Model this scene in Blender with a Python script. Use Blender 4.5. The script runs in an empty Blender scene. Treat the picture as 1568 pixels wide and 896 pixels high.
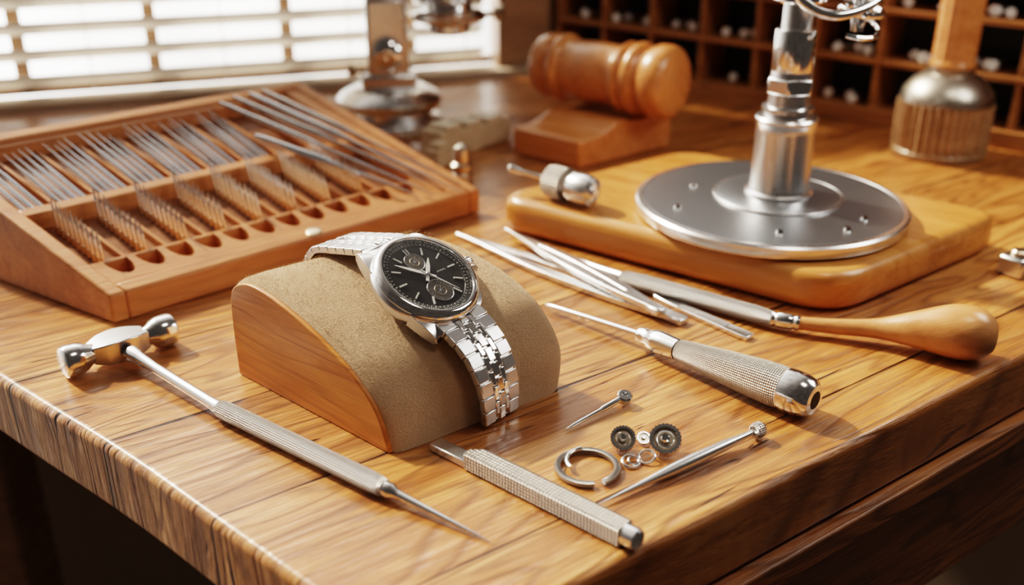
import bpy, bmesh, math, random
from mathutils import Vector, Matrix
random.seed(7)
V=Vector
scene=bpy.context.scene
# units: 1 = 10 cm, bench top at z = 0, floor at z = -7.5
try:
    scene.view_settings.view_transform='Filmic'; scene.view_settings.look='High Contrast'
except Exception: pass

# ------------------------------------------------------------------ materials
def new_mat(name):
    m=bpy.data.materials.new(name); m.use_nodes=True
    nt=m.node_tree; nt.nodes.clear()
    out=nt.nodes.new('ShaderNodeOutputMaterial'); b=nt.nodes.new('ShaderNodeBsdfPrincipled')
    nt.links.new(b.outputs[0],out.inputs[0])
    return m,nt,b
def N(nt,t,**k):
    n=nt.nodes.new(t)
    for a,v in k.items(): setattr(n,a,v)
    return n
def math_n(nt,op,a,b=None,clamp=False):
    n=N(nt,'ShaderNodeMath',operation=op); n.use_clamp=clamp
    for i,x in enumerate((a,b)):
        if x is None: continue
        if isinstance(x,(int,float)): n.inputs[i].default_value=x
        else: nt.links.new(x,n.inputs[i])
    return n.outputs[0]
def ramp(nt,fac,stops):
    r=N(nt,'ShaderNodeValToRGB'); e=r.color_ramp.elements
    while len(e)>1: e.remove(e[-1])
    e[0].position=stops[0][0]; e[0].color=(*stops[0][1],1)
    for p,c in stops[1:]:
        x=e.new(p); x.color=(*c,1)
    nt.links.new(fac,r.inputs[0]); return r.outputs[0]
def mixc(nt,fac,a,b,mode='MIX'):
    n=N(nt,'ShaderNodeMix',data_type='RGBA',blend_type=mode)
    for i,x in ((0,fac),(6,a),(7,b)):
        if isinstance(x,(int,float)): n.inputs[i].default_value=x
        elif isinstance(x,tuple): n.inputs[i].default_value=(*x,1)
        else: nt.links.new(x,n.inputs[i])
    return n.outputs[2]
def mapping(nt,src,rot=(0,0,0),scale=(1,1,1),loc=(0,0,0)):
    n=N(nt,'ShaderNodeMapping'); n.inputs['Rotation'].default_value=rot
    n.inputs['Scale'].default_value=scale; n.inputs['Location'].default_value=loc
    nt.links.new(src,n.inputs[0]); return n.outputs[0]
def noise(nt,vec,scale,detail=4,rough=.55,dist=0):
    n=N(nt,'ShaderNodeTexNoise'); n.inputs['Scale'].default_value=scale
    n.inputs['Detail'].default_value=detail; n.inputs['Roughness'].default_value=rough
    n.inputs['Distortion'].default_value=dist; nt.links.new(vec,n.inputs['Vector']); return n.outputs[0]
def bump(nt,b,h,strength,dist=.01):
    n=N(nt,'ShaderNodeBump'); n.inputs['Strength'].default_value=strength
    n.inputs['Distance'].default_value=dist; nt.links.new(h,n.inputs['Height'])
    nt.links.new(n.outputs[0],b.inputs['Normal'])

def wood(name,dark,mid,light,angle=0,s=1.0,rough=.4,coat=.2,planks=None,crack=0,grain=.5,bs=.3,bd=.008,zs=1.0):
    m,nt,b=new_mat(name)
    tc=N(nt,'ShaderNodeTexCoord')
    r=mapping(nt,mapping(nt,tc.outputs['Object'],rot=(0,0,-angle)),scale=(1,1,zs))
    vec=r; groove=None; pv=None
    if planks:
        off,w=planks
        sx=N(nt,'ShaderNodeSeparateXYZ'); nt.links.new(r,sx.inputs[0])
        q=math_n(nt,'DIVIDE',math_n(nt,'SUBTRACT',sx.outputs[1],off),w)
        wob=noise(nt,mapping(nt,r,scale=(1.2,3,3)),2.0,3)
        idx=math_n(nt,'FLOOR',q)
        fr=math_n(nt,'FRACT',q)
        d=math_n(nt,'MINIMUM',fr,math_n(nt,'SUBTRACT',1.0,fr))
        d=math_n(nt,'ADD',d,math_n(nt,'MULTIPLY',math_n(nt,'SUBTRACT',wob,.56),.03))
        groove=math_n(nt,'SUBTRACT',1.0,math_n(nt,'DIVIDE',d,.010),clamp=True)
        wn=N(nt,'ShaderNodeTexWhiteNoise',noise_dimensions='1D'); nt.links.new(idx,wn.inputs['W'])
        pv=wn.outputs['Value']
        cx=N(nt,'ShaderNodeCombineXYZ'); nt.links.new(math_n(nt,'MULTIPLY',idx,7.3),cx.inputs[0])
        nt.links.new(math_n(nt,'MULTIPLY',idx,1.7),cx.inputs[2])
        va=N(nt,'ShaderNodeVectorMath',operation='ADD'); nt.links.new(r,va.inputs[0]); nt.links.new(cx.outputs[0],va.inputs[1]); vec=va.outputs[0]
    big=noise(nt,mapping(nt,vec,scale=(.5*s,3.2*s,3.2*s)),1.6,6,.6,1.2)
    col=ramp(nt,big,[(.28,dark),(.48,mid),(.68,light)])
    rings=math_n(nt,'SINE',math_n(nt,'MULTIPLY',noise(nt,mapping(nt,vec,scale=(.22*s,1.5*s,1.5*s)),1.2,3,.5,.4),130))
    rings=math_n(nt,'MULTIPLY',math_n(nt,'ADD',rings,1.0),.5)
    rings=math_n(nt,'POWER',rings,3.0)
    col=mixc(nt,math_n(nt,'MULTIPLY',rings,min(1,.85*grain)),col,tuple(c*.6 for c in dark),'MIX')
    fine=noise(nt,mapping(nt,vec,scale=(1.6*s,55*s,55*s)),1.0,4,.7)
    ff=math_n(nt,'MULTIPLY',math_n(nt,'SUBTRACT',fine,.45),2.6,clamp=True)
    col=mixc(nt,math_n(nt,'MULTIPLY',ff,grain),col,tuple(c*.7 for c in dark))
    h=math_n(nt,'ADD',math_n(nt,'MULTIPLY',ff,-.6),math_n(nt,'MULTIPLY',rings,-.5))
    if crack:
        cn=noise(nt,mapping(nt,vec,scale=(.75,11,11)),1.5,3,.5,1.0)
        cm=math_n(nt,'MULTIPLY',math_n(nt,'SUBTRACT',cn,.675),30,clamp=True)
        cm=math_n(nt,'MULTIPLY',cm,crack)
        col=mixc(nt,cm,col,(.05,.016,.005))
        h=math_n(nt,'SUBTRACT',h,math_n(nt,'MULTIPLY',cm,3))
        und=noise(nt,mapping(nt,vec,scale=(1,2.5,2.5)),2.2,3)
        h=math_n(nt,'ADD',h,math_n(nt,'MULTIPLY',und,2.2))
    if pv is not None:
        col=mixc(nt,1.0,col,ramp(nt,pv,[(0,(.82,.80,.78)),(1,(1.1,1.08,1.05))]),'MULTIPLY')
        col=mixc(nt,groove,col,(.04,.014,.005))
        h=math_n(nt,'SUBTRACT',h,math_n(nt,'MULTIPLY',groove,5))
    nt.links.new(col,b.inputs['Base Color'])
    nt.links.new(math_n(nt,'ADD',rough-.08,math_n(nt,'MULTIPLY',math_n(nt,'ADD',big,ff),.16)),b.inputs['Roughness'])
    b.inputs['Coat Weight'].default_value=coat; b.inputs['Coat Roughness'].default_value=.25
    bump(nt,b,h,bs,bd)
    return m
def metal(name,col=(.78,.77,.75),rough=.2,brushed=False):
    m,nt,b=new_mat(name); b.inputs['Metallic'].default_value=1
    tc=N(nt,'ShaderNodeTexCoord')
    n=noise(nt,mapping(nt,tc.outputs['Object'],scale=(8,8,1) if brushed else (3,3,3)),3,2)
    c=mixc(nt,n,tuple(x*.94 for x in col),col)
    nt.links.new(c,b.inputs['Base Color'])
    nt.links.new(math_n(nt,'ADD',rough-.02,math_n(nt,'MULTIPLY',n,.05)),b.inputs['Roughness'])
    return m
def knurl(name,N_=16,K=430,col=(.66,.65,.63),flat=False):
    m,nt,b=new_mat(name); b.inputs['Metallic'].default_value=1; b.inputs['Roughness'].default_value=.33
    tc=N(nt,'ShaderNodeTexCoord'); s=N(nt,'ShaderNodeSeparateXYZ'); nt.links.new(tc.outputs['Object'],s.inputs[0])
    if flat:
        A=math_n(nt,'MULTIPLY',s.outputs[0],K); B=math_n(nt,'MULTIPLY',math_n(nt,'ADD',s.outputs[2],s.outputs[1]),K)
    else:
        A=math_n(nt,'MULTIPLY',s.outputs[2],K); B=math_n(nt,'MULTIPLY',math_n(nt,'ARCTAN2',s.outputs[1],s.outputs[0]),N_)
    h=math_n(nt,'MULTIPLY',math_n(nt,'SINE',math_n(nt,'ADD',A,B)),math_n(nt,'SINE',math_n(nt,'SUBTRACT',A,B)))
    h=math_n(nt,'MULTIPLY',math_n(nt,'ADD',h,1.0),.5)
    c=mixc(nt,h,tuple(x*.30 for x in col),tuple(min(1,x*1.2) for x in col)); nt.links.new(c,b.inputs['Base Color'])
    bump(nt,b,h,.9,.008)
    return m
def plain(name,col,rough=.5,metallic=0,trans=0):
    m,nt,b=new_mat(name)
    tc=N(nt,'ShaderNodeTexCoord'); n=noise(nt,tc.outputs['Object'],8,3)
    nt.links.new(mixc(nt,n,tuple(x*.88 for x in col),col),b.inputs['Base Color'])
    b.inputs['Roughness'].default_value=rough; b.inputs['Metallic'].default_value=metallic
    if trans:
        o=[x for x in nt.nodes if x.type=='OUTPUT_MATERIAL'][0]
        t=N(nt,'ShaderNodeBsdfTranslucent'); t.inputs[0].default_value=(*col,1); mx=N(nt,'ShaderNodeMixShader'); mx.inputs[0].default_value=trans
        nt.links.new(b.outputs[0],mx.inputs[1]); nt.links.new(t.outputs[0],mx.inputs[2]); nt.links.new(mx.outputs[0],o.inputs[0])
    return m

GA=math.radians(36)   # grain direction of the bench boards
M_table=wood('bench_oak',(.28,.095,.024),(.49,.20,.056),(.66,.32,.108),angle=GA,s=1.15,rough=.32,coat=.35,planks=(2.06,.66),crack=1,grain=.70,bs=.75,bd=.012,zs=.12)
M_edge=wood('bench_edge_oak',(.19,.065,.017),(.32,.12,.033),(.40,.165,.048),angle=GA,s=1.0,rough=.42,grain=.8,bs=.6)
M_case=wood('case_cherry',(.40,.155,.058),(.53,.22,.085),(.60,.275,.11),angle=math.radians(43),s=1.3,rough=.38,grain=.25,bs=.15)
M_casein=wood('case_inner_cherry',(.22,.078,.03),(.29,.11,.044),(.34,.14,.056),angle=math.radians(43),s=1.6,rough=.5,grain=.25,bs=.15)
M_pil=wood('pillow_side_cherry',(.46,.15,.028),(.60,.22,.046),(.68,.28,.07),angle=math.radians(-41),s=1.5,rough=.4,grain=.45,bs=.2)
M_board=wood('base_board_maple',(.42,.16,.038),(.56,.235,.064),(.64,.295,.09),angle=math.radians(-36),s=1.0,rough=.28,coat=.5,grain=.25,bs=.12)
M_gavel=wood('gavel_wood',(.48,.18,.056),(.60,.245,.08),(.65,.285,.104),angle=math.radians(-38),s=1.2,rough=.26,coat=.6,grain=.2,bs=.08)
M_handle=wood('turned_beech',(.50,.215,.08),(.60,.275,.11),(.65,.32,.14),s=2,rough=.3,coat=.5,grain=.15,bs=.05)
M_cab=wood('cabinet_oak',(.28,.11,.034),(.39,.165,.052),(.47,.215,.072),angle=math.radians(-40),rough=.5,grain=.4)
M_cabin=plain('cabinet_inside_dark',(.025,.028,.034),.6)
M_dark=wood('window_frame_wood',(.26,.14,.075),(.36,.21,.115),(.42,.25,.14),angle=math.radians(19),rough=.5)
M_steel=metal('polished_steel',(.86,.87,.88),.15)
M_bits=metal('bit_steel',(.88,.93,.99),.22)
M_brush=metal('brushed_steel',(.80,.80,.805),.26,True)
M_chrome=metal('chrome',(.92,.92,.92),.08)
M_brass=metal('aged_brass',(.62,.51,.38),.30)
M_disc=metal('turntable_grey_steel',(.42,.44,.47),.36,True)
M_knH=knurl('knurled_grip',14,430)
M_knS=knurl('knurled_driver_grip',26,360,(.70,.67,.61))
M_knF=knurl('knurled_flat',1,240,(.68,.65,.60),flat=True)
M_cream=wood('cream_box_wood',(.44,.34,.22),(.54,.42,.28),(.60,.48,.33),s=2,rough=.6,grain=.25)
M_post=wood('post_dark_beech',(.26,.15,.075),(.36,.22,.115),(.44,.28,.15),s=2,rough=.38,coat=.4,grain=.3)
M_black=plain('charcoal_dial',(.018,.018,.020),.22)
M_white=plain('lume_white',(.66,.66,.64),.4)
M_greyd=plain('subdial_grey',(.20,.19,.18),.3,.8)
M_blind=plain('blind_slat',(.90,.87,.82),.5,trans=.35)
M_wall=plain('plaster_wall',(.50,.40,.30),.8)
M_floor=wood('floor_boards',(.05,.025,.012),(.08,.04,.02),(.10,.05,.025),rough=.6)
M_darkhole=plain('dark_hole',(.01,.008,.007),.6)
M_vial=plain('vial_cap',(.85,.84,.83),.3)

# suede
m,nt,b=new_mat('tan_suede'); tc=N(nt,'ShaderNodeTexCoord')
n1=noise(nt,tc.outputs['Object'],6,5,.6); n2=noise(nt,tc.outputs['Object'],110,3,.7); n3=noise(nt,tc.outputs['Object'],260,2,.7)
c=ramp(nt,n1,[(.3,(.74,.51,.325)),(.7,(.88,.645,.44))])
c=mixc(nt,math_n(nt,'MULTIPLY',n2,.5),c,(.50,.31,.175)); nt.links.new(c,b.inputs['Base Color'])
b.inputs['Roughness'].default_value=.95; b.inputs['Sheen Weight'].default_value=.6; b.inputs['Sheen Roughness'].default_value=.4
b.inputs['Sheen Tint'].default_value=(1,.82,.64,1); b.inputs['Specular IOR Level'].default_value=.1
bump(nt,b,math_n(nt,'ADD',n2,n3),.9,.012); M_suede=m
# watch crystal
m=bpy.data.materials.new('watch_crystal'); m.use_nodes=True; nt=m.node_tree; nt.nodes.clear()
o=N(nt,'ShaderNodeOutputMaterial'); mx=N(nt,'ShaderNodeMixShader'); tr=N(nt,'ShaderNodeBsdfTransparent'); gl=N(nt,'ShaderNodeBsdfGlossy')
gl.inputs['Roughness'].default_value=.03; mx.inputs[0].default_value=.05
nt.links.new(tr.outputs[0],mx.inputs[1]); nt.links.new(gl.outputs[0],mx.inputs[2]); nt.links.new(mx.outputs[0],o.inputs[0]); M_crystal=m

# ------------------------------------------------------------------ helpers
def empty(name,loc=(0,0,0)):
    e=bpy.data.objects.new(name,None); e.empty_display_size=.1; scene.collection.objects.link(e); e.location=loc; return e
def link(name,me,mat,parent=None,mw=None,smooth=True,bevel=0,seg=2,angle=40):
    ob=bpy.data.objects.new(name,me); scene.collection.objects.link(ob)
    if mat: me.materials.append(mat)
    if mw is not None: ob.matrix_world=mw
    if parent is not None:
        ob.parent=parent; ob.matrix_parent_inverse=Matrix.Translation(parent.location).inverted()
    if smooth:
        for p in me.polygons: p.use_smooth=True
    if bevel:
        md=ob.modifiers.new('bevel','BEVEL'); md.width=bevel; md.segments=seg; md.limit_method='ANGLE'; md.angle_limit=math.radians(angle); md.harden_normals=False
    if smooth:
        try:
            me.set_sharp_from_angle(angle=math.radians(50 if bevel else 35))
        except Exception: pass
    return ob
def from_data(name,vs,fs,mat,parent=None,**k):
    me=bpy.data.meshes.new(name); me.from_pydata([tuple(v) for v in vs],[],fs); me.validate()
    bm=bmesh.new(); bm.from_mesh(me); bmesh.ops.recalc_face_normals(bm,faces=bm.faces); bm.to_mesh(me); bm.free()
    return link(name,me,mat,parent,**k)
def axis_mat(p0,ax,roll=0):
    q=V(ax).normalized().to_track_quat('Z','Y')
    return Matrix.Translation(V(p0))@q.to_matrix().to_4x4()@Matrix.Rotation(roll,4,'Z')
def lathe(name,prof,p0,ax,mat,parent=None,seg=48,flute=None,roll=0):
    vs=[];fs=[]
    for r,h in prof:
        for k in range(seg):
            a=2*math.pi*k/seg; rr=r
            if flute and flute[2]<=h<=flute[3]: rr=r+flute[1]*math.cos(a*flute[0])
            vs.append((max(rr,1e-5)*math.cos(a),max(rr,1e-5)*math.sin(a),h))
    n=len(prof)
    for i in range(n-1):
        for k in range(seg):
            k2=(k+1)%seg; fs.append((i*seg+k,i*seg+k2,(i+1)*seg+k2,(i+1)*seg+k))
    fs.append(tuple(range(seg-1,-1,-1))); fs.append(tuple((n-1)*seg+k for k in range(seg)))
    return from_data(name,vs,fs,mat,parent,mw=axis_mat(p0,ax,roll))
def lathe2(name,prof,p0,p1,mat,parent=None,**k):
    d=V(p1)-V(p0); L=d.length
    return lathe(name,[(r,h*L) for r,h in prof],p0,d,mat,parent,**k)
def catmull(pts,n=8):
    P=[V(p) for p in pts]; out=[]
    for i in range(len(P)-1):
        a=P[max(i-1,0)];b_=P[i];c=P[i+1];d=P[min(i+2,len(P)-1)]
        for k in range(n):
            t=k/n; out.append(.5*((2*b_)+(c-a)*t+(2*a-5*b_+4*c-d)*t*t+(3*b_-a-3*c+d)*t**3))
    out.append(P[-1]); return out
def sweep(name,pts,mat,parent=None,rect=False,n=8,seg=16,**k):
    """pts: (x,y,z,halfwidth,halfheight)"""
    pp=catmull([V(p[:3]) for p in pts],n); dims=catmull([V((p[3],p[4],0)) for p in pts],n)
    vs=[];fs=[]
    sec=[(1,1),(-1,1),(-1,-1),(1,-1)] if rect else [(math.cos(2*math.pi*i/seg),math.sin(2*math.pi*i/seg)) for i in range(seg)]
    m_=len(sec)
    for i,p in enumerate(pp):
        t=(pp[min(i+1,len(pp)-1)]-pp[max(i-1,0)]).normalized()
        up=V((0,0,1)) if abs(t.z)<.95 else V((0,1,0))
        s=t.cross(up).normalized(); u=s.cross(t).normalized()
        for a,b_ in sec: vs.append(p+s*a*dims[i].x+u*b_*dims[i].y)
    for i in range(len(pp)-1):
        for j in range(m_):
            j2=(j+1)%m_; fs.append((i*m_+j,i*m_+j2,(i+1)*m_+j2,(i+1)*m_+j))
    fs.append(tuple(range(m_))); fs.append(tuple((len(pp)-1)*m_+j for j in range(m_)))
    return from_data(name,vs,fs,mat,parent,**k)
def torus(name,R,r,loc,ax,mat,parent=None,seg=48,rs=10,a0=0,a1=2*math.pi):
    full=abs(a1-a0-2*math.pi)<1e-4; n=seg if full else seg+1
    vs=[];fs=[]
    for i in range(n):
        a=a0+(a1-a0)*i/seg
        for j in range(rs):
            b_=2*math.pi*j/rs; vs.append(((R+r*math.cos(b_))*math.cos(a),(R+r*math.cos(b_))*math.sin(a),r*math.sin(b_)))
    for i in range(seg):
        i2=(i+1)%n
        for j in range(rs):
            j2=(j+1)%rs; fs.append((i*rs+j,i2*rs+j,i2*rs+j2,i*rs+j2))
    if not full:
        fs.append(tuple(range(rs))); fs.append(tuple((n-1)*rs+j for j in range(rs)))
    return from_data(name,vs,fs,mat,parent,mw=axis_mat(loc,ax))
def roundpoly(pts,rad,n=8):
    out=[]; L=len(pts)
    for i,p in enumerate(pts):
        r=rad[i] if isinstance(rad,(list,tuple)) else rad
        P=V(p); a=(V(pts[i-1])-P).normalized(); c=(V(pts[(i+1)%L])-P).normalized()
        if r<=0: out.append(P); continue
        p0=P+a*r; p1=P+c*r
        for k in range(n+1):
            t=k/n; out.append((1-t)**2*p0+2*t*(1-t)*P+t*t*p1)
    return out
def prism(name,poly,z0,z1,mat,parent=None,**k):
    n=len(poly); vs=[(p[0],p[1],z0) for p in poly]+[(p[0],p[1],z1) for p in poly]
    fs=[tuple(range(n-1,-1,-1)),tuple(range(n,2*n))]+[(i,(i+1)%n,n+(i+1)%n,n+i) for i in range(n)]
    return from_data(name,vs,fs,mat,parent,**k)
class Acc:
    def __init__(s): s.v=[];s.f=[]
    def hexa(s,c):  # 8 corners: bottom 4, top 4
        o=len(s.v); s.v+= [V(x) for x in c]
        s.f+=[tuple(o+i for i in q) for q in ((3,2,1,0),(4,5,6,7),(0,1,5,4),(1,2,6,5),(2,3,7,6),(3,0,4,7))]
    def box(s,M,sx,sy,sz):
        c=[M@V((x*sx/2,y*sy/2,z*sz/2)) for z in (-1,1) for x,y in ((-1,-1),(1,-1),(1,1),(-1,1))]; s.hexa(c)
    def cyl(s,p0,p1,r0,r1,seg=8):
        p0=V(p0);p1=V(p1);q=(p1-p0).normalized().to_track_quat('Z','Y'); o=len(s.v)
        for p,r in ((p0,r0),(p1,r1)):
            for k in range(seg):
                a=2*math.pi*k/seg; s.v.append(p+q@V((r*math.cos(a),r*math.sin(a),0)))
        s.f+=[(o+k,o+(k+1)%seg,o+seg+(k+1)%seg,o+seg+k) for k in range(seg)]
        s.f+=[tuple(o+k for k in range(seg-1,-1,-1)),tuple(o+seg+k for k in range(seg))]
    def done(s,name,mat,parent=None,**k): return from_data(name,s.v,s.f,mat,parent,**k)
def dirz(deg): a=math.radians(deg); return V((math.cos(a),math.sin(a),0))
def frame(o,x,y,z):
    M=Matrix.Identity(4)
    for i,c in enumerate((x,y,z)):
        for j in range(3): M[j][i]=c[j]
    for j in range(3): M[j][3]=o[j]
    return M

# ------------------------------------------------------------------ workbench
bench=empty('workbench',(0,6,0))
edge=[(-.252,2.03),(4.6,5.55),(4.95,5.95),(.6,9.45),(-5.2,7.45),(-5.0,6.01),(-3.2,4.53),(-2.05,3.56),(-1.38,3.03),(-.90,2.60)]
prism('bench_top',roundpoly(edge,[.22,.05,.05,.05,.05,.05,.3,.3,.3,.3]),-.31,0,M_table,bench,bevel=.085,seg=7)
tm=[(.05,2.18),(4.62,5.51),(5.0,5.95),(.6,9.3),(-4.7,7.3),(-4.5,6.2)]
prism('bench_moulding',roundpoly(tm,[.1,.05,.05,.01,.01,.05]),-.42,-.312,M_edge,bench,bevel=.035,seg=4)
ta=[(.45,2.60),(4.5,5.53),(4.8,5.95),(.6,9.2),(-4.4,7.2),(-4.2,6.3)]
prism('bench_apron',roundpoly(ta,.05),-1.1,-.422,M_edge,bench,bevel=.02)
for i,(x,y) in enumerate([(.55,3.15),(4.2,5.7),(.5,8.7),(-4.0,6.5)]):
    M=Matrix.Translation((x,y,-4.301)); a=Acc(); a.box(M,.5,.5,6.398); a.done('leg_%d'%(i+1),M_dark,bench,bevel=.04)

# ------------------------------------------------------------------ room shell
def wallbox(name,p0,p1,z0,z1,th,mat,parent=None,off=0,**k):
    p0=V((*p0,0));p1=V((*p1,0)); d=(p1-p0).normalized(); n=V((-d.y,d.x,0))
    a=Acc(); q=[p0+n*off,p1+n*off,p1+n*(off+th),p0+n*(off+th)]
    a.hexa([(x.x,x.y,z0) for x in q]+[(x.x,x.y,z1) for x in q]); return a.done(name,mat,parent,smooth=False,**k)
W0=(-8.0,6.595);W1=(.40,9.50)            # window wall
def wp(x): return (x,9.363+.346*x)
wallbox('wall_back',W0,W1,-7.5,-.002,.3,M_wall)
prism('floor',[(-8,-3),(9,-3),(9,8),(1,12),(-8,8.5)],-7.6,-7.5,M_floor,smooth=False)
def cp_(x): return (x,8.6-.857*(x-1.453))
cd=V((.7593,-.6508,0)); cn=V((.6508,.7593,0))
C0=V((*cp_(.42),0))
wr0=C0+cn*.5-cd*.3; wr1=wr0+cd*8
wallbox('wall_right',(wr0.x,wr0.y),(wr1.x,wr1.y),-7.5,3.4,.2,M_wall)
wallbox('wall_corner',wp(.20),wp(.78),0,3.4,.3,M_wall,off=.32)
win=empty('window_1',(-3,8.4,0))
wallbox('sill',wp(-7.2),wp(.30),.004,.06,.30,M_wall,win,off=-.14)
wallbox('header',wp(-7.9),wp(.35),2.9,3.3,.25,M_dark,win,off=.02)
for i,x in enumerate((-7.0,-5.9,-4.9,-3.9,-2.93,-1.88,-.85)):
    wallbox('mullion_%d'%(i+1),wp(x-.05),wp(x+.05),.062,2.9,.10,M_dark,win,off=.22)
wallbox('casing',wp(-.12),wp(.35),.062,2.9,.24,M_dark,win,off=.02)
wallbox('bottom_rail',wp(-7.2),wp(-.13),.062,.13,.10,M_dark,win,off=.22)
bl=empty('window_blind',(-3,8.4,0))
a=Acc(); wd=V((.945,.327,0)); wn_=V((-.327,.945,0)); z=.2
while z<2.85:
    c=V((*wp(-3.66),z))+wn_*.06
    tilt=math.radians(-30)
    y_=wn_*math.cos(tilt)+V((0,0,1))*math.sin(tilt); z_=wd.cross(y_)
    a.box(frame(c,wd,y_,z_),7.2,.22,.03); z+=.205
a.done('slats',M_blind,bl,smooth=False,bevel=.01)
a=Acc()
for x in (-6.6,-5.3,-4.4,-3.4,-2.4,-1.4,-.4):
    p=V((*wp(x),0))+wn_*.06; a.cyl(p+V((0,0,.1)),p+V((0,0,2.88)),.006,.006,6)
a.done('cords',M_blind,bl)

# ------------------------------------------------------------------ pigeonhole cabinet
cab=empty('pigeonhole_cabinet',tuple(C0+cd*2.5))
CW,CH,CD=.50,.37,.42; NC,NR=12,8
a=Acc()
def cbox(acc,u0,u1,d0,d1,z0,z1):
    q=[C0+cd*u0+cn*d0,C0+cd*u1+cn*d0,C0+cd*u1+cn*d1,C0+cd*u0+cn*d1]
    acc.hexa([(x.x,x.y,z0) for x in q]+[(x.x,x.y,z1) for x in q])
Ltot=NC*CW
for r in range(NR+1):
    z=.1+r*CH; cbox(a,0,Ltot,0 if r else -.03,CD,z-(.097 if r==0 else .022),z+.022)
for c_ in range(NC+1):
    cbox(a,c_*CW-.02,c_*CW+.02,.01,CD,.1,.1+NR*CH)
a.done('carcass',M_cab,cab,smooth=False,bevel=.006)
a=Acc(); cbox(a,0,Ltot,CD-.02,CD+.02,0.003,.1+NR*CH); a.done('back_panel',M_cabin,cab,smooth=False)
a=Acc(); a2=Acc()
for r in range(5):
    for c_ in range(NC):
        for k in range(random.choice((2,3,3,4))):
            u=c_*CW+.09+random.random()*.32; d=.04+random.random()*.14; z0=.122+r*CH
            p=C0+cd*u+cn*d; ax=(cd*random.uniform(-.5,.5)-cn).normalized()
            p=p+V((0,0,z0+.042)); 
            a.cyl(p,p-ax*.16,.040,.040,12); a2.cyl(p+ax*.001,p+ax*.03,.034,.028,12)
a.done('vials',M_brush,cab); a2.done('vial_caps',M_vial,cab)

# ------------------------------------------------------------------ watch pillow
A0=V((-1.116,3.627,0)); bv=V((.686,-.597,0)); av=V((.622,.474,0))
PL=[(0,0),(-.005,.17),(0,.31),(.03,.395),(.13,.44),(.25,.438),(.4,.41),(.55,.368),(.67,.322),(.8,.26),(.93,.155),(1,0)]
PR=[(0,0),(-.005,.17),(0,.31),(.03,.40),(.13,.465),(.25,.485),(.4,.485),(.55,.468),(.72,.43),(.90,.345),(1.02,.19),(1.01,0)]
def prof(w,scale=1.0,n=6):
    P=[V((l[0]*(1-w)+r[0]*w,l[1]*(1-w)+r[1]*w,0)) for l,r in zip(PL,PR)]
    P=catmull(P,n)
    return [(.5+(p.x-.5)*scale,max(p.y,0)*scale+.001) for p in P]
def pw(s,w,z): return A0+bv*s+av*w+V((0,0,z))
pil=empty('watch_display_pillow',(-.46,3.55,0))
rings=[]
for w,sc in ((.02,.955),(.022,.985),(.035,1.005),(.06,1.018),(.15,1.025),(.3,1.02),(.45,1.015),(.6,1.01),(.75,1.015),(.88,1.02),(.95,1.0),(.99,.965),(1.01,.92),(1.018,.80)):
    rings.append([pw(s,w,z) for s,z in prof(w,sc)])
vs=[p for r in rings for p in r]; m_=len(rings[0]); fs=[]
for i in range(len(rings)-1):
    for j in range(m_):
        j2=(j+1)%m_; fs.append((i*m_+j,i*m_+j2,(i+1)*m_+j2,(i+1)*m_+j))
fs.append(tuple(range(m_))); fs.append(tuple((len(rings)-1)*m_+j for j in range(m_)))
from_data('suede_cushion',vs,fs,M_suede,pil)
vs=[pw(s,.0,z) for s,z in prof(0,.985)]+[pw(s,.03,z) for s,z in prof(0,.985)]; m_=len(vs)//2
fs=[tuple(range(m_)),tuple(range(m_,2*m_))]+[(j,(j+1)%m_,m_+(j+1)%m_,m_+j) for j in range(m_)]
from_data('wooden_side',vs,fs,M_pil,pil,bevel=.006,seg=3)
# suede nap: short fibres standing on the cushion
a=Acc(); rg=random.Random(3)
for q_ in range(12000):
    w=rg.uniform(.04,.97); P=prof(w,1.012 if w<.06 else 1.016,6)
    k=rg.randrange(8,len(P)-4); s0,z0=P[k]; s1,z1=P[k+1]; f=rg.random()
    p=pw(s0+(s1-s0)*f,w,z0+(z1-z0)*f); tng=(pw(s1,w,z1)-pw(s0,w,z0)); nrm=av.cross(tng).normalized()
    if nrm.z<0: nrm=-nrm
    nrm=(nrm+V((rg.uniform(-.6,.6),rg.uniform(-.6,.6),rg.uniform(-.4,.4)))).normalized()
    e=p+nrm*rg.uniform(.008,.016); sdv_=V((rg.uniform(-1,1),rg.uniform(-1,1),rg.uniform(-1,1))).normalized()*.0008
    o_=len(a.v); a.v+=[p+sdv_,p-sdv_,e]; a.f.append((o_,o_+1,o_+2))
me=bpy.data.meshes.new('suede_nap'); me.from_pydata([tuple(v) for v in a.v],[],a.f); link('suede_nap',me,M_suede,pil,smooth=False)

# ------------------------------------------------------------------ wristwatch
bu=bv.normalized(); Wo=A0+av*.56
def wpt(d,z): return Wo+bu*d+V((0,0,z))
th=math.radians(29); WS=1.09
wx=V((-bu.y,bu.x,0)); wy=-(bu*math.cos(th)-V((0,0,1))*math.sin(th)); wz=wx.cross(wy)
Cw=wpt(.575,.452); WM=frame(Cw,wx,wy,wz)@Matrix.Scale(WS,4)
watch=empty('wristwatch',tuple(Cw))
def fix(ob,M):
    ob.matrix_parent_inverse=Matrix.Translation(watch.location).inverted(); ob.matrix_basis=M
def WL(name,prof_,loc,mat,ax=(0,0,1),**k):
    ob=lathe(name,prof_,(0,0,0),(0,0,1),mat,watch,**k); fix(ob,WM@axis_mat(loc,ax)); return ob
S96=dict(seg=96)
WL('case_back',[(0,-.050),(.13,-.050),(.15,-.047),(.165,-.04),(.165,-.03)],(0,0,0),M_steel,**S96)
WL('case_body',[(0,-.042),(.17,-.042),(.188,-.03),(.196,-.01),(.197,.012),(.192,.022),(.186,.024)],(0,0,0),M_brush,**S96)
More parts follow.
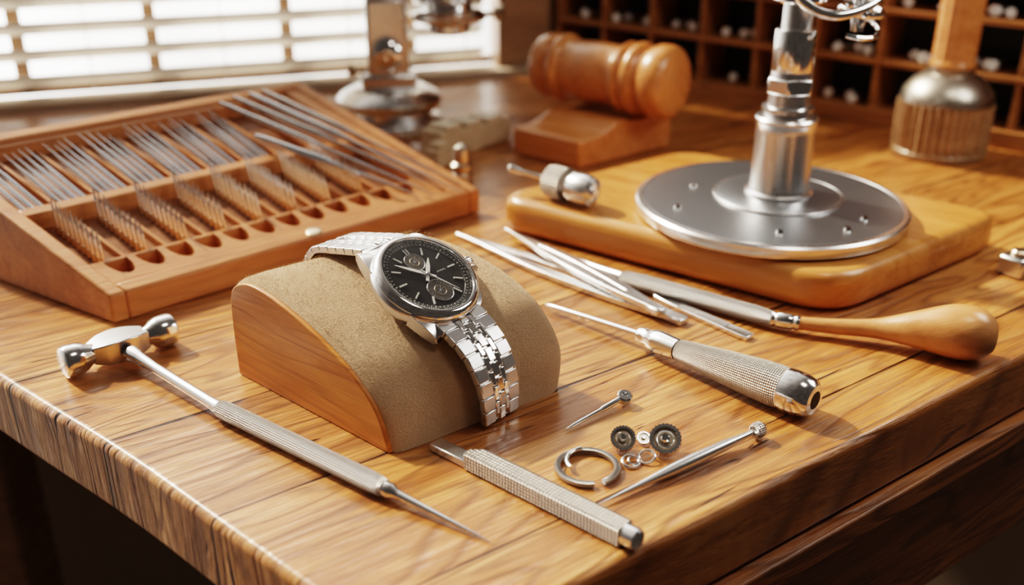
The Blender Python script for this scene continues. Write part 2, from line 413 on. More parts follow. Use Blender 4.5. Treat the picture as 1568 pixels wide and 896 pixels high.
WL('bezel',[(.15,.015),(.192,.023),(.195,.03),(.191,.04),(.182,.050),(.174,.054),(.167,.053),(.164,.047),(.163,.036)],(0,0,0),M_chrome,**S96)
WL('dial',[(0,.034),(.164,.034),(.165,.036),(0,.0361)],(0,0,0),M_black,**S96)
WL('chapter_ring',[(.138,.0362),(.140,.039),(.163,.046),(.165,.046),(.165,.035)],(0,0,0),plain('chapter_black',(.022,.022,.024),.3),**S96)
def WB(acc,x,y,z,sx,sy,sz,rot=0): acc.box(Matrix.Translation((x,y,z))@Matrix.Rotation(rot,4,'Z'),sx,sy,sz)
a=Acc()
for k in range(12):
    an=math.radians(30*k); r=.115; ln=.034
    if k in (0,6): continue
    WB(a,r*math.sin(an),r*math.cos(an),.039,.0052,ln,.005,-an)
for o in (-.006,.006): WB(a,o,.121,.039,.0045,.022,.005)
ob=a.done('hour_markers',M_white,watch,smooth=False); fix(ob,WM)
a=Acc()
for k in range(60):
    an=math.radians(6*k); WB(a,.1460*math.sin(an),.1460*math.cos(an),.0422,.0012 if k%5 else .003,.006,.002,-an)
for k in range(120):
    if random.random()<.25: continue
    an=math.radians(3*k+1); WB(a,.157*math.sin(an),.157*math.cos(an),.0455,.0018*random.uniform(.5,1.4),.003+.003*random.random(),.0012,-an)
for k in range(7): WB(a,.05+.006*k,.0+.002*(k%2),.0367,.0022,.005,.0008)
ob=a.done('minute_track',M_white,watch,smooth=False); fix(ob,WM)
for nm,yy in (('subdial_upper',.070),('subdial_lower',-.072)):
    rr=.038 if yy>0 else .048
    WL(nm,[(0,.0362),(rr,.0362),(rr,.0375),(0,.0375)],(0,yy,0),M_greyd)
    t=torus(nm+'_ring',rr,.0020,(0,0,0),(0,0,1),M_steel,watch); fix(t,WM@Matrix.Translation((0,yy,.038)))
    t=torus(nm+'_gear',rr*.45,.002,(0,0,0),(0,0,1),M_brass,watch); fix(t,WM@Matrix.Translation((0,yy,.038)))
    a=Acc()
    for k in range(24):
        an=k*math.pi/12; WB(a,rr*.8*math.sin(an),yy+rr*.8*math.cos(an),.038,.0012,rr*.18,.001,-an)
    WB(a,0.006,yy+.008,.0395,.002,rr*.8,.0015,math.radians(-40))
    for k in range(5):
        an=k*math.pi/5; WB(a,0,yy,.0382,.0014,rr*.9,.001,an)
    ob=a.done(nm+'_marks',M_steel,watch,smooth=False); fix(ob,WM)
def hand(acc,an,l,w,z,tail=.03):
    an=math.radians(an); R=Matrix.Rotation(-an,4,'Z')
    c=[R@V(p) for p in ((-w*.5,-tail,z),(w*.5,-tail,z),(w*.7,l*.5,z),(w*.12,l,z),(-w*.12,l,z),(-w*.7,l*.5,z))]
    o=len(acc.v); acc.v+=c+[p+V((0,0,.003)) for p in c]
    acc.f+=[tuple(o+i for i in (5,4,3,2,1,0)),tuple(o+6+i for i in range(6))]+[(o+i,o+(i+1)%6,o+6+(i+1)%6,o+6+i) for i in range(6)]
a=Acc(); hand(a,-46,.120,.009,.044); hand(a,42,.085,.011,.041); hand(a,150,.12,.0025,.048)
ob=a.done('hands',plain('hand_silver',(.85,.85,.83),.35),watch,smooth=False); fix(ob,WM)
WL('hand_hub',[(0,.036),(.008,.036),(.008,.051),(.006,.053),(0,.053)],(0,0,0),M_chrome,seg=24)
WL('crystal',[(.164,.050),(.150,.0535),(.11,.056),(.06,.058),(0,.0585)],(0,0,0),M_crystal,**S96)
WL('crown',[(0,0),(.016,0),(.016,.012),(.026,.014),(.028,.02),(.028,.038),(.024,.044),(0,.046)],(.19,0,0),M_steel,ax=(1,0,0),seg=72,flute=(18,.0016,.015,.039))
for sy in (-1,1):
    for sx in (-1,1):
        ob=sweep('lug',[(sx*.135,sy*.10,-.005,.030,.026),(sx*.126,sy*.16,-.006,.026,.024),(sx*.118,sy*.195,-.016,.020,.020),(sx*.115,sy*.215,-.030,.014,.013)],M_brush,watch,rect=True,bevel=.005)
        fix(ob,WM)
def strap(name,path,w0,w1):
    pts=catmull([V((p[0],p[1],0)) for p in path],20)
    L=[0]
    for i in range(1,len(pts)): L.append(L[-1]+(pts[i]-pts[i-1]).length)
    def at(s):
        s=max(0,min(L[-1],s))
        for i in range(1,len(L)):
            if L[i]>=s:
                f=(s-L[i-1])/max(1e-6,L[i]-L[i-1]); return pts[i-1].lerp(pts[i],f)
        return pts[-1]
    pitch=.056; n=int(L[-1]/pitch); A=Acc(); Bc=Acc(); D=Acc()
    for k in range(n*2+1):
        s=k*pitch/2
        if s>L[-1]-pitch*.4: break
        p=at(s);q0=at(s-.01);q1=at(s+.01); t=(q1-q0).normalized()
        T=bu*t.x+V((0,0,1))*t.y; X=wx; Z=X.cross(-T).normalized()
        c=wpt(p.x,p.y); f=s/L[-1]; w=w0+(w1-w0)*f
        F=lambda off,dz=0:frame(c+X*off+Z*dz,X,-T,Z)
        if k%2==0:
            for sg in (-1,1): A.box(F(sg*w*.35),w*.30,pitch*.96,.030)
            Bc.box(F(0,.001),w*.16,pitch*.95,.032)
            D.box(F(0,-.004),w*.9,pitch*1.0,.016)
        else:
            for sg in (-1,1): Bc.box(F(sg*w*.14,.001),w*.105,pitch*.95,.031)
    A.done(name+'_outer_links',M_brush,watch,bevel=.004,seg=3)
    Bc.done(name+'_centre_links',M_chrome,watch,bevel=.004,seg=3)
    D.done(name+'_pins',M_steel,watch,smooth=False)
strap('bracelet_front',[(.765,.355),(.80,.338),(.85,.305),(.90,.255),(.940,.180),(.957,.10),(.958,.02)],.235,.180)
strap('bracelet_rear',[(.39,.545),(.35,.548),(.28,.535),(.19,.515),(.1,.495),(.03,.465),(-.026,.38),(-.040,.22),(-.040,.04)],.235,.165)
for sy in (-1,1):
    ob=sweep('end_link',[(-.1,sy*.185,-.014,.022,.016),(0,sy*.192,-.012,.022,.017),(.1,sy*.185,-.014,.022,.016)],M_brush,watch,rect=True,bevel=.004); fix(ob,WM)

# ------------------------------------------------------------------ tool case
cF=V((-1.784,4.08,0)); cI=V((1.598,1.49,0)); cJ=V((-1.15,.76,0))
case=empty('wooden_tool_case',tuple(cF+cI*.5+cJ*.5))
def cpnt(i,j,dz=0): return cF+cI*i+cJ*j+V((0,0,.14+.46*j+dz))
def cslab(acc,i0,i1,j0,j1,d0,d1,ground=False):
    q=[(i0,j0),(i1,j0),(i1,j1),(i0,j1)]
    bot=[cpnt(i,j,d0) for i,j in q]
    if ground: bot=[V((p.x,p.y,.002)) for p in bot]
    acc.hexa(bot+[cpnt(i,j,d1) for i,j in q])
a=Acc()
cslab(a,0,.035,0,1,0,0,True); cslab(a,.965,1,0,1,0,0,True)
cslab(a,.035,.965,0,.05,0,0,True); cslab(a,.035,.965,.95,1,0,0,True)
a.done('outer_frame',M_case,case,bevel=.012,seg=3)
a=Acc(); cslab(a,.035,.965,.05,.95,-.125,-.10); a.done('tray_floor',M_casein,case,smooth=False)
a=Acc()
cslab(a,.035,.90,.50,.54,-.10,-.012); cslab(a,.90,.965,.05,.95,-.10,-.03); cslab(a,.925,.965,.05,.95,-.03,-.012)
cslab(a,.035,.90,.93,.95,-.10,-.02); cslab(a,.035,.90,.185,.20,-.10,-.03)
a.done('partitions',M_case,case,bevel=.005)
a=Acc()
for k in range(1,9):
    i=.035+k*.096
    cslab(a,i-.004,i+.004,.20,.50,-.10,-.065); cslab(a,i-.004,i+.004,.54,.93,-.10,-.065)
a.done('row_dividers',M_case,case,smooth=False)
pl=[(.035,.05),(.90,.05),(.90,.186)]
nb=12
for k in range(nb-1,-1,-1):
    ic=.09+k*.068
    for q in range(0,13):
        an=math.pi*q/12; pl.append((ic+.026*math.cos(an),.186-.085*math.sin(an)**.8 if q not in(0,12) else .186))
pl.append((.035,.186))
n=len(pl); vs=[cpnt(i,j,-.10) for i,j in pl]+[cpnt(i,j,-.02) for i,j in pl]
from_data('finger_hole_strip',vs,[tuple(range(n-1,-1,-1)),tuple(range(n,2*n))]+[(i,(i+1)%n,n+(i+1)%n,n+i) for i in range(n)],M_case,case,smooth=False)
lathe('latch',[(0,0),(.04,0),(.04,.006),(.03,.010),(0,.010)],cpnt(.5,.025,0),(0,-.2,1),M_brass,case)
a=Acc(); a2=Acc()
# lower row: upright pointed drivers standing in racks
for k in range(8):
    i=.080+k*.096
    for q in range(10):
        j=.225+q*.026; p=cpnt(i+.004,j,-.10)
        top=p+V((-.012-.004*k+random.uniform(-.003,.003),0,.185+.012*random.random()))
        m1=p.lerp(top,.66); a.cyl(p,m1,.0095,.0095,10); a.cyl(m1,top,.0088,.0015,10)
        a2.cyl(p,p.lerp(top,.22),.0120,.0120,10)
# upper row: slim instruments lying in the slots, pointed ends resting on the back rail
for k in range(7):
    i=.052+k*.096
    for q in range(4):
        ii=i+q*.0185; j0=.575+random.uniform(0,.02); j1=.90+random.uniform(-.04,.02)
        p=cpnt(ii,j0,-.080); e=cpnt(ii-.014,j1,-.005+.008*random.random())
        a.cyl(p,p.lerp(e,.62),.0105,.0100,10); a.cyl(p.lerp(e,.62),e,.007,.0012,10)
a.done('steel_bits',M_bits,case); a2.done('bit_shanks',M_brass,case)
for k,(i0,j0,i1,j1,r) in enumerate([(.70,.90,.86,.02,.016),(.75,.92,.90,.04,.018),(.80,.92,.93,-.01,.020),(.845,.93,.96,.03,.017),(.66,.62,.82,.05,.022)]):
    p0=cpnt(i0,j0,.02+r); p1=cpnt(i1,j1,.022); 
    lathe2('long_instrument_%d'%(k+1),[(0,0),(r*.5,.002),(r*.8,.05),(r,.3),(r*1.1,.42),(r*.55,.5),(r*.5,.8),(r*.15,1.0),(0,1.0)],p0,p1,M_steel if k%2 else M_bits,case,seg=20)

# ------------------------------------------------------------------ riveting hammer with scriber tail
ham=empty('watchmaker_hammer',(-1.55,3.67,0))
h0=V((-1.80,3.575,.074)); h1=V((-1.455,3.90,.074)); hd=(h1-h0).normalized(); Lh=(h1-h0).length
lathe('striking_face',[(0,0),(.055,0),(.064,.006),(.069,.02),(.067,.06),(.060,.085),(.044,.11),(.036,.15)],h0,hd,M_steel,ham)
lathe('peen_face',[(0,0),(.056,0),(.065,.006),(.070,.02),(.068,.07),(.058,.095),(.044,.115),(.036,.14)],h1,-hd,M_steel,ham)
sweep('cheek_block',[tuple(h0.lerp(h1,.24))+(.036,.036),tuple(h0.lerp(h1,.36))+(.064,.046),tuple(h0.lerp(h1,.5))+(.070,.050),tuple(h0.lerp(h1,.62))+(.062,.046),tuple(h0.lerp(h1,.74))+(.038,.038)],M_brush,ham,rect=True,bevel=.01,seg=3)
hp=[V((-1.545,3.665,.066)),V((-1.10,3.286,.042)),V((-.4175,2.773,.040)),V((-.383,2.747,.036)),V((-.0626,2.536,.006))]
lathe2('neck',[(.034,0),(.036,.03),(.026,.10),(.021,.3),(.022,.9),(.026,1)],hp[0]-(hp[1]-hp[0])*.04,hp[1],M_steel,ham)
lathe2('knurled_grip',[(.026,0),(.034,.02),(.036,.1),(.036,.93),(.033,.985),(.026,1)],hp[1],hp[2],M_knH,ham)
lathe2('scriber_point',[(.026,0),(.027,.06),(.018,.1),(.016,.14),(.012,.4),(.006,.8),(.0015,1)],hp[2],hp[4],M_steel,ham)

# ------------------------------------------------------------------ square knurled bar
bar=empty('knurled_steel_bar',(.1,2.8,0))
p0=V((-.275,3.075,0.002));p1=V((.375,2.515,0.002)); d=(p1-p0).normalized(); n_=V((-d.y,d.x,0)); L=(p1-p0).length
def barob(name,pl,z0,z1,mat,**k):
    ob=prism(name,pl,z0,z1,mat,bar,**k)
    ob.matrix_parent_inverse=Matrix.Translation(bar.location).inverted(); ob.matrix_basis=frame(p0,d,n_,V((0,0,1))); return ob
barob('thin_tang',[(0,-.028),(.20,-.028),(.20,.005),(.15,.030),(0,.030)],0,.03,M_brush,bevel=.004)
barob('knurled_body',[(.17,-.036),(L-.03,-.036),(L-.03,.036),(.215,.036),(.17,.0)],0,.07,M_knF,bevel=.008)
ec=p0+d*(L-.035)+V((0,0,.036))
lathe('end_cap',[(0,0),(.035,0),(.036,.03),(.036,.045),(.030,.052),(0,.053)],ec,d,M_steel,bar)

# ------------------------------------------------------------------ small parts
sp=empty('split_spring_ring',(.26,2.937,0))
t=torus('coil',.103,.012,(.26,2.937,.014),(0,0,1),knurl('ring_knurl',60,300),sp,seg=96,a0=math.radians(118),a1=math.radians(118+340))
pts=[]
for k in range(9):
    an=math.radians(100+k*12); R_=.103-.0055*k
    pts.append((.26+R_*math.cos(an),2.937+R_*math.sin(an),.024,.009,.007))
sweep('inner_tail',pts,M_steel,sp)
scr=empty('tiny_screw',(.42,3.37,0))
lathe2('shank',[(.003,0),(.007,.1),(.008,.6),(.012,.65),(.012,1)],(.20,3.185,.010),(.42,3.372,.032),M_steel,scr,seg=16)
lathe('head',[(0,0),(.024,0),(.030,.006),(.030,.03),(.024,.036),(.012,.036),(.010,.028),(0,.028)],(.43,3.385,.016),(.1,-.35,.9),M_steel,scr,seg=32)
def gear(nm,x,y,r,ax,thick):
    e=empty(nm,(x,y,0)); ax=V(ax).normalized(); zc=r*math.sqrt(max(0,1-ax.z**2))+.003
    c=V((x,y,zc))
    lathe('toothed_rim',[(r*.78,0),(r,.0),(r*1.0,thick),(r*.78,thick),(r*.74,thick*.6),(r*.74,thick*.3)],c,ax,M_steel,e,seg=144,flute=(24,r*.035,-.001,thick+.001))
    lathe('web',[(0,thick*.25),(r*.76,thick*.25),(r*.76,thick*.6),(0,thick*.6)],c,ax,M_brass,e)
    lathe('hub',[(0,0),(r*.3,0),(r*.3,thick*1.15),(r*.22,thick*1.3),(r*.12,thick*1.3),(r*.12,thick*1.1),(0,thick*1.1)],c,ax,M_chrome,e,seg=24)
    torus('inner_ring',r*.55,r*.05,c+ax*thick*.7,ax,M_chrome,e)
    return e
gear('watch_gear',.395,3.075,.045,(-.05,-.65,.75),.034)
gear('watch_gear',.545,3.055,.056,(-.15,-.6,.8),.040)
gear('watch_gear',.474,3.11,.024,(0,-.5,.8),.014)
r1=empty('jump_ring',(.414,2.97,0)); torus('ring',.030,.005,(.414,2.972,.012),(.1,-.2,1),M_steel,r1)
torus('inner_ring',.018,.004,(.424,2.975,.014),(.1,-.3,1),M_steel,r1)
r2=empty('jump_ring',(.47,2.99,0)); torus('ring',.028,.005,(.472,2.992,.018),(-.3,-.4,1),M_steel,r2)

sc=empty('scriber',(.6,2.92,0))
lathe2('body',[(.001,0),(.006,.12),(.013,.3),(.021,.45),(.023,.6),(.020,.8),(.014,.9),(.011,.96),(.011,1)],(.279,2.721,.012),(.875,3.126,.037),M_brush,sc)
dd=(V((.893,3.138,0))-V((.279,2.721,0))).normalized()
lathe('knurled_tip',[(0,0),(.014,0),(.026,.008),(.031,.022),(.029,.042),(.02,.052),(0,.054)],V((.868,3.12,.038)),dd,knurl('tip_knurl',12,300),sc)

# ------------------------------------------------------------------ screwdriver
sdv=empty('screwdriver',(.8,3.6,0))
q=[V((.150,4.235,.03)),V((.558,3.844,.062)),V((.683,3.69,.075)),V((1.035,3.345,.090)),V((1.125,3.257,.090))]
lathe2('blade_shaft',[(.002,0),(.008,.04),(.012,.12),(.014,.5),(.016,1)],q[0],q[1],M_steel,sdv)
lathe2('ferrule',[(.018,0),(.034,.04),(.037,.15),(.034,.25),(.046,.36),(.050,.5),(.048,.7),(.044,1)],q[1]-(q[2]-q[1])*.12,q[2],M_steel,sdv)
lathe2('knurled_handle',[(.042,0),(.048,.05),(.058,.25),(.070,.5),(.080,.75),(.084,.92),(.080,1)],q[2],q[3],M_knS,sdv,seg=64)
lathe2('end_cap',[(.080,0),(.084,.02),(.086,.25),(.084,.55),(.074,.85),(.058,.98),(.036,1.0),(.032,.96)],q[3],q[4],M_steel,sdv,seg=64)
dr=(q[4]-q[3]).normalized()
lathe('hole',[(0,0),(.033,0),(.033,.008),(0,.008)],q[4]-dr*.006,dr,M_darkhole,sdv)

# ------------------------------------------------------------------ tweezers, probe, file
def tweezers(name,a_,b_,tipw,w,spread,z=.015,curve=0):
    e=empty(name,tuple((V(a_)+V(b_))/2)); a_=V(a_);b_=V(b_);dd=(b_-a_).normalized();nn=V((-dd.y,dd.x,0))
    for sg,nm in ((1,'arm_1'),(-1,'arm_2')):
        pts=[]
        for f,ww,hh,s in ((0,tipw,.006,.02),(.06,tipw*1.3,.007,.05),(.18,w*.7,.010,.35),(.45,w,.014,1.0),(.75,w,.014,.8),(.95,w,.014,.15),(1,w*.9,.014,.05)):
            p=a_.lerp(b_,f)+nn*(sg*spread*s)+V((0,0,z)); pts.append((p.x,p.y,p.z+(0 if sg>0 else .004),ww,hh))
        sweep(nm,pts,M_brush,e,rect=True,bevel=.003)
    M=frame(b_-dd*.03+V((0,0,z)),dd,nn,V((0,0,1))); ac=Acc(); ac.box(M,.08,w*2.6,.03); ac.done('joint',M_brush,e,bevel=.006)
    return e
tweezers('tweezers',(-.30,5.17,0),(.765,4.08,0),.010,.026,.050,z=.018)
tweezers('tweezers',(-.035,5.14,0),(.665,4.10,0),.007,.022,.035,z=.055)
pr=empty('wood_handled_probe',(1.2,4.1,0))
sweep('bent_tip',[(.10,4.975,.03,.007,.006),(.20,4.89,.03,.016,.010),(.36,4.73,.034,.020,.014),(.46,4.60,.042,.022,.02),(.55,4.50,.046,.028,.028)],M_brush,pr)
lathe2('knurled_grip',[(.024,0),(.036,.03),(.040,.15),(.040,.9),(.034,1)],(.53,4.515,.046),(1.156,4.035,.05),M_knH,pr)
lathe2('ferrule',[(.034,0),(.036,.08),(.030,.15),(.036,.25),(.036,.7),(.030,.8),(.034,.9),(.030,1)],(1.150,4.04,.05),(1.262,3.985,.052),M_steel,pr)
pts=[(1.255,3.988,.052),(1.40,3.945,.057),(1.56,3.89,.075),(1.70,3.83,.10),(1.83,3.78,.117),(1.92,3.75,.119),(1.985,3.73,.118),(2.0,3.725,.118)]
rad=[.028,.034,.044,.078,.113,.112,.07,.02]
sweep('pear_handle',[(*p,r,r) for p,r in zip(pts,rad)],M_handle,pr,seg=40,n=8)
fl=empty('needle_file',(.86,4.13,0))
p0=V((.67,4.36,.013));p1=V((1.035,3.925,.013))
sweep('blade',[(*p0.lerp(p1,f),w_,.010) for f,w_ in ((0,.003),(.15,.016),(.35,.024),(.6,.028),(.9,.030),(1,.028))],M_steel,fl,rect=True,bevel=.003)
a=Acc(); dd=(p1-p0).normalized(); nn=V((-dd.y,dd.x,0))
for k in range(22):
    f=.3+k*.022; a.box(frame(p0.lerp(p1,f)+V((0,0,.012)),dd,nn,V((0,0,1))),.008,.045,.006)
a.done('teeth',M_brush,fl,smooth=False)

# ------------------------------------------------------------------ base board + staking stand
bd=empty('wooden_base_board',(1.23,5.15,0))
bp=[(-.12,5.30),(1.46,4.12),(2.61,5.01),(1.09,6.22)]
prism('board',roundpoly(bp,[.22,.24,.22,.22],12),0.004,.20,M_board,bd,bevel=.06,seg=6)
st=empty('staking_stand',(1.35,5.03,.2))
dc=V((1.345,5.01,.206)); cc=V((1.40,5.07,.206))
lathe('turntable_rim',[(0,0),(.67,0),(.69,.008),(.695,.02),(.695,.058),(.685,.068),(.66,.070),(.655,.066),(0,.066)],dc,(0,0,1),M_brush,st,seg=128)
lathe('turntable_face',[(0,.0662),(.655,.0662),(.655,.069),(0,.0695)],dc,(0,0,1),M_disc,st,seg=128)
for k,R_ in enumerate((.33,.30)):
    torus('groove_ring_%d'%k,R_,.008,cc+V((0,0,.072)),(0,0,1),M_brush,st,seg=96)
lathe('boss',[(0,.069),(.32,.069),(.325,.078),(.30,.086),(.17,.088),(.165,.10),(.0,.10)],cc,(0,0,1),M_disc,st,seg=96)
a=Acc()
for dg,r_ in ((195,.52),(150,.42),(262,.50),(300,.53),(322,.50)):
    an=math.radians(dg); p=dc+V((r_*math.cos(an),r_*math.sin(an),.069)); a.cyl(p,p+V((0,0,.012)),.020,.014,16)
a.done('index_pins',M_chrome,st)
lathe('column',[(0,.086),(.175,.086),(.175,.10),(.158,.11),(.152,.13),(.150,.42),(.152,.46),(.158,.47),(.158,.485),(.15,.495),(.118,.50),(.115,.52),(.13,.525),(.13,.545),(.105,.55),(.102,.60),(.100,.86),(.095,.87),(.078,.885),(.075,.90),(.072,1.6),(0,1.6)],cc,(0,0,1),M_brush,st,seg=64)
hx=[(cc.x+.125*math.cos(math.pi/3*k+.2),cc.y+.125*math.sin(math.pi/3*k+.2)) for k in range(6)]
prism('hex_collar',hx,.82,.90,M_steel,st,bevel=.01)
lathe('upper_sleeve',[(0,0),(.098,0),(.103,.008),(.103,.2),(.098,.21),(0,.21)],cc+V((0,0,.72)),(0,0,1),M_steel,st)
lathe('clamp_collar_upper',[(0,0),(.12,0),(.13,.01),(.13,.10),(.11,.13),(0,.13)],cc+V((0,0,1.06)),(0,0,1),M_chrome,st)
def at(dx,dy,dz): return tuple(cc+V((dx,dy,dz-.2)))
sweep('hooked_arm',[(*at(-.13,-.02,1.52),.022,.022),(*at(-.05,-.16,1.30),.024,.024),(*at(.12,-.18,1.22),.024,.024),(*at(.34,-.08,1.27),.024,.024),(*at(.43,.02,1.40),.022,.022),(*at(.42,.04,1.6),.02,.02)],M_chrome,st)
lathe('side_spindle',[(0,0),(.03,0),(.035,.05),(.035,.2),(.055,.21),(.06,.26),(.06,.34),(.04,.35),(.035,.6),(0,.6)],at(.29,-.02,1.12),(0,0,1),M_chrome,st)
torus('side_ring',.10,.018,at(.30,-.02,1.22),(.1,-.1,1),M_chrome,st)
lathe2('cross_bar',[(.03,0),(.03,1)],at(0,0,1.40),at(.34,-.02,1.40),M_steel,st)
torus('wire_clip',.16,.012,at(.22,-.06,1.17),(.2,-.3,1),M_chrome,st,a0=-2.4,a1=1.0)

# ------------------------------------------------------------------ pin vice on board
pv=empty('pin_vice',(.3,5.17,.2))
b0=V((.20,5.265,.296)); b1=V((.43,5.04,.296)); ax=(b1-b0).normalized()
lathe2('knurled_barrel',[(0,0),(.055,0),(.085,.04),(.09,.1),(.09,.42),(.06,.46),(.055,.54),(.06,.56)],b0,b1,knurl('vice_knurl',20,180,(.6,.57,.52)),pv)
lathe2('nose_collar',[(.05,.5),(.078,.54),(.085,.6),(.085,.85),(.075,.96),(.045,1.0),(.04,.97),(.022,.97),(.02,1.04),(0,1.04)],b0,b1,M_brush,pv)
lathe2('tang',[(.012,0),(.022,.05),(.020,.25),(.012,.4),(.014,.8),(.04,.85),(.045,1)],V((-.02,5.33,.345)),b0,M_brush,pv,seg=24)

# ------------------------------------------------------------------ gavel and block
gb=empty('gavel_block',(.556,6.84,0))
o=V((.0045,6.76,0.003)); gx=V((.43,-.37,0)); gy=V((.675,.533,0))
pf=[(0,0),(1,0),(1,.25),(.92,.275),(.80,.265),(.66,.245),(.52,.255),(.44,.275),(.36,.25),(.26,.21),(.14,.19),(0,.185)]
vs=[o+gy*t_+V((0,0,z_)) for t_,z_ in pf]+[o+gx+gy*t_+V((0,0,z_)) for t_,z_ in pf]; n=len(pf)
from_data('block',vs,[tuple(range(n-1,-1,-1)),tuple(range(n,2*n))]+[(i,(i+1)%n,n+(i+1)%n,n+i) for i in range(n)],M_gavel,gb,bevel=.015,seg=3)
gv=empty('gavel',(.66,6.96,.3))
g0=V((.225,7.30,.505)); g1=V((1.08,6.65,.505))
gp=[(0,0),(.15,0),(.185,.015),(.20,.05),(.205,.11),(.195,.13),(.183,.14),(.200,.155),(.213,.18),(.213,.20),(.200,.225),(.184,.24),(.178,.27),(.186,.38),(.188,.46),(.182,.56),(.176,.62),(.180,.64),(.200,.655),(.213,.68),(.200,.71),(.186,.72),(.200,.73),(.218,.76),(.218,.785),(.204,.81),(.182,.825),(.184,.845),(.205,.87),(.220,.91),(.222,.97),(.212,1.01),(.185,1.035),(.14,1.045),(0,1.05)]
lathe('head',[(r*1.12,h*1.04) for r,h in gp],g0,g1-g0,M_gavel,gv,seg=80)

# ------------------------------------------------------------------ collet, cream block, nut
bf=empty('steel_collet',(-.312,6.02,0))
lathe('body',[(0,0.003),(.066,0.003),(.070,.01),(.070,.09),(.060,.10),(.060,.11),(.068,.12),(.068,.15),(.050,.165),(.048,.24),(.042,.26),(.018,.275),(0,.277)],(-.312,6.03,0),(0,0,1),metal('warm_steel',(.66,.60,.52),.28),bf,seg=32)
cb=empty('notched_gauge_block',(-.2,6.8,0))
o=V((-.47,6.56,0.003)); x_=V((.46,.54,0)); y_=V((-.14,.12,0))
pf=[(0,0),(1,0),(1,.17),(.88,.17),(.88,.20),(.66,.20),(.66,.16),(.58,.16),(.58,.21),(.36,.21),(.36,.17),(.28,.17),(.28,.22),(.08,.22),(.08,.19),(0,.19)]
vs=[o+x_*t_+V((0,0,z_)) for t_,z_ in pf]+[o+y_+x_*t_+V((0,0,z_)) for t_,z_ in pf]; n=len(pf)
from_data('block',vs,[tuple(range(n-1,-1,-1)),tuple(range(n,2*n))]+[(i,(i+1)%n,n+(i+1)%n,n+i) for i in range(n)],M_cream,cb,bevel=.006)
ac=Acc(); ac.box(frame(V((-.48,6.50,.058)),V((.65,.76,0)),V((-.76,.65,0)),V((0,0,1))),.16,.12,.11); ac.box(frame(V((-.48,6.50,.133)),V((.65,.76,0)),V((-.76,.65,0)),V((0,0,1))),.10,.09,.04); ac.done('foot_step',M_cream,cb,bevel=.006)
nu=empty('small_steel_box',(2.5,4.62,0))
ac=Acc(); ac.box(frame(V((2.52,4.66,.053)),dirz(36),dirz(126),V((0,0,1))),.15,.13,.10); ac.done('body',M_brush,nu,bevel=.015)
lathe('knob',[(0,0),(.04,0),(.04,.02),(.03,.03),(0,.03)],(2.52,4.66,.10),(0,0,1),M_brass,nu)

# ------------------------------------------------------------------ microscope
mi=empty('stereo_microscope',(-.91,7.45,0)); c=V((-.91,7.45,0.004))
lathe('base',[(0,0),(.39,0),(.405,.02),(.40,.06),(.36,.10),(.31,.115),(.30,.15),(.37,.165),(.385,.19),(.385,.23),(.36,.26),(.30,.29),(.27,.31),(.0,.315)],c,(0,0,1),M_brush,mi,seg=80)
ac=Acc(); ac.box(Matrix.Translation(c+V((0,0,.62)))@Matrix.Rotation(.15,4,'Z'),.30,.24,.66); ac.box(Matrix.Translation(c+V((0,0,.36)))@Matrix.Rotation(.15,4,'Z'),.40,.3,.12); ac.done('pillar',M_brush,mi,bevel=.03,seg=3)
lathe('focus_knob',[(0,0),(.07,0),(.07,.03),(.10,.04),(.105,.06),(.105,.10),(.08,.12),(.03,.125),(0,.12)],c+V((.02,-.12,.57)),(.05,-1,0),M_chrome,mi)
lathe('screw_knob',[(.02,0),(.02,.08),(.05,.09),(.05,.14),(0,.14)],c+V((-.15,0,.42)),(-1,0,0),M_brass,mi)
ac=Acc(); ac.box(Matrix.Translation(c+V((.22,-.02,1.02))),.75,.2,.16); ac.done('arm',M_brush,mi,bevel=.03,seg=3)
hc=c+V((.46,-.05,0))
lathe('optical_head',[(0,.70),(.12,.70),(.15,.72),(.15,.76),(.20,.78),(.26,.80),(.27,.83),(.24,.86),(.17,.88),(.16,.92),(.25,.94),(.28,.97),(.28,1.02),(.22,1.06),(.18,1.1),(.18,1.6),(0,1.6)],hc,(0,0,1),M_steel,mi,seg=64)
lathe('head_screw',[(.02,0),(.02,.1),(.05,.11),(.055,.17),(0,.17)],hc+V((.22,0,.83)),(1,-.1,.1),M_brass,mi)
lathe('second_tube',[(0,.92),(.10,.92),(.11,.95),(.11,1.6),(0,1.6)],c+V((.0,0,0)),(0,0,1),M_steel,mi)

# ------------------------------------------------------------------ fluted post
po=empty('fluted_wooden_post',(2.94,6.75,0))
lathe('fluted_base',[(0,0.003),(.29,0.003),(.305,.01),(.31,.04),(.30,.05),(.30,.06),(.30,.36),(.305,.37),(0,.37)],(2.94,6.78,0),(0,0,1),M_post,po,seg=160,flute=(36,.012,.055,.365))
lathe('shoulder',[(0,.37),(.30,.372),(.298,.40),(.285,.44),(.24,.50),(.18,.545),(.15,.56),(.15,.60),(.0,.60)],(2.94,6.78,0),(0,0,1),metal('pewter',(.5,.46,.40),.35),po,seg=96)
lathe('wood_stem',[(0,.58),(.145,.60),(.150,.62),(.140,.64),(.135,.66),(.132,2.0),(0,2.0)],(2.94,6.78,0),(0,0,1),M_gavel,po,seg=96,flute=(18,.004,.66,2.0))

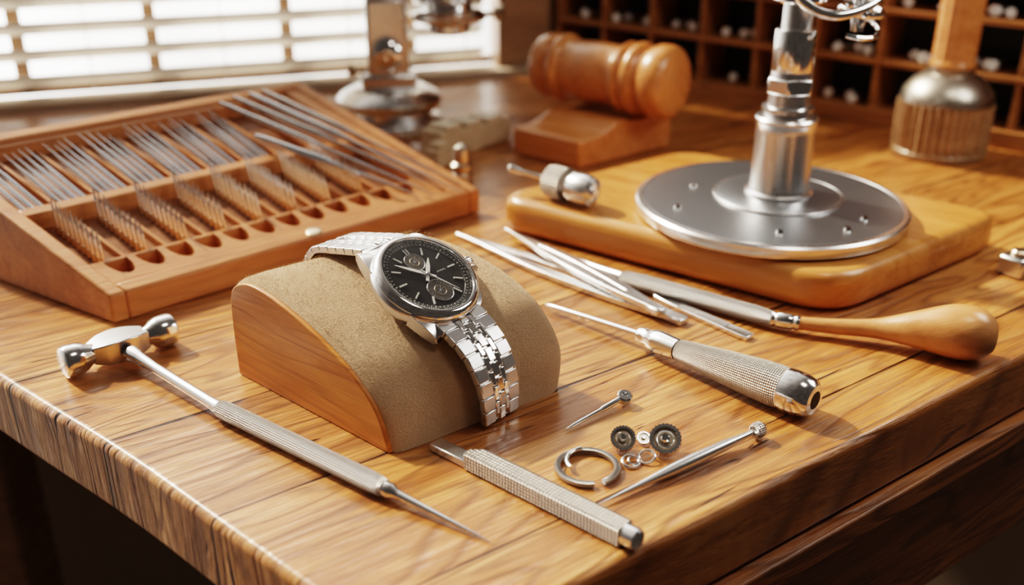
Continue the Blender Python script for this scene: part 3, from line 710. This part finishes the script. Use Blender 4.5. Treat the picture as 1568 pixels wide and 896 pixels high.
# ------------------------------------------------------------------ lights / world
w=bpy.data.worlds.new('World'); scene.world=w; w.use_nodes=True; nt=w.node_tree; nt.nodes.clear()
o=N(nt,'ShaderNodeOutputWorld'); bg=N(nt,'ShaderNodeBackground'); nt.links.new(bg.outputs[0],o.inputs[0])
tc=N(nt,'ShaderNodeTexCoord')
dt=N(nt,'ShaderNodeVectorMath',operation='DOT_PRODUCT'); nt.links.new(tc.outputs['Generated'],dt.inputs[0]); dt.inputs[1].default_value=V((-.55,.80,.24)).normalized()
nz=noise(nt,mapping(nt,tc.outputs['Generated'],scale=(3,3,3)),1.5,3)
g=ramp(nt,dt.outputs['Value'],[(0,(.0062,.0052,.0045)),(.35,(.018,.0155,.0135)),(.68,(.095,.086,.076)),(.84,(.5,.47,.43)),(1,(1,.97,.93))])
nt.links.new(mixc(nt,1.0,g,ramp(nt,nz,[(.3,(.45,.45,.45)),(.7,(1.0,1.0,1.0))]),'MULTIPLY'),bg.inputs[0]); bg.inputs[1].default_value=13.0
def light(name,kind,loc,target,energy,col,**k):
    L=bpy.data.lights.new(name,kind); L.energy=energy; L.color=col
    for a_,v_ in k.items(): setattr(L,a_,v_)
    ob=bpy.data.objects.new(name,L); scene.collection.objects.link(ob); ob.location=loc
    ob.rotation_euler=(V(target)-V(loc)).to_track_quat('-Z','Y').to_euler(); return ob
light('sun','SUN',(-7,9.5,7.5),(0,4,0),6.2,(1,.84,.64),angle=math.radians(3))
light('overhead_softbox','AREA',(2.5,2.0,8),(.3,4.2,0),90,(1,.88,.76),size=1.8)  # added softbox out of view, for highlights on the metal; no actual fixture
light('watch_fill','AREA',(4.3,4.4,3.3),(-.1,3.5,.2),75,(1,.93,.85),size=1.7)  # added unseen fill from the right to brighten the bracelet, not a fixture

# ------------------------------------------------------------------ camera
cam=bpy.data.cameras.new('camera'); co=bpy.data.objects.new('camera',cam); scene.collection.objects.link(co)
co.location=(0,0,2); co.rotation_euler=(math.radians(65.7),0,0)
cam.sensor_width=36; cam.lens=35.587; cam.clip_start=.05; cam.clip_end=100
cam.dof.use_dof=True; cam.dof.focus_distance=3.85; cam.dof.aperture_fstop=.6
scene.camera=co
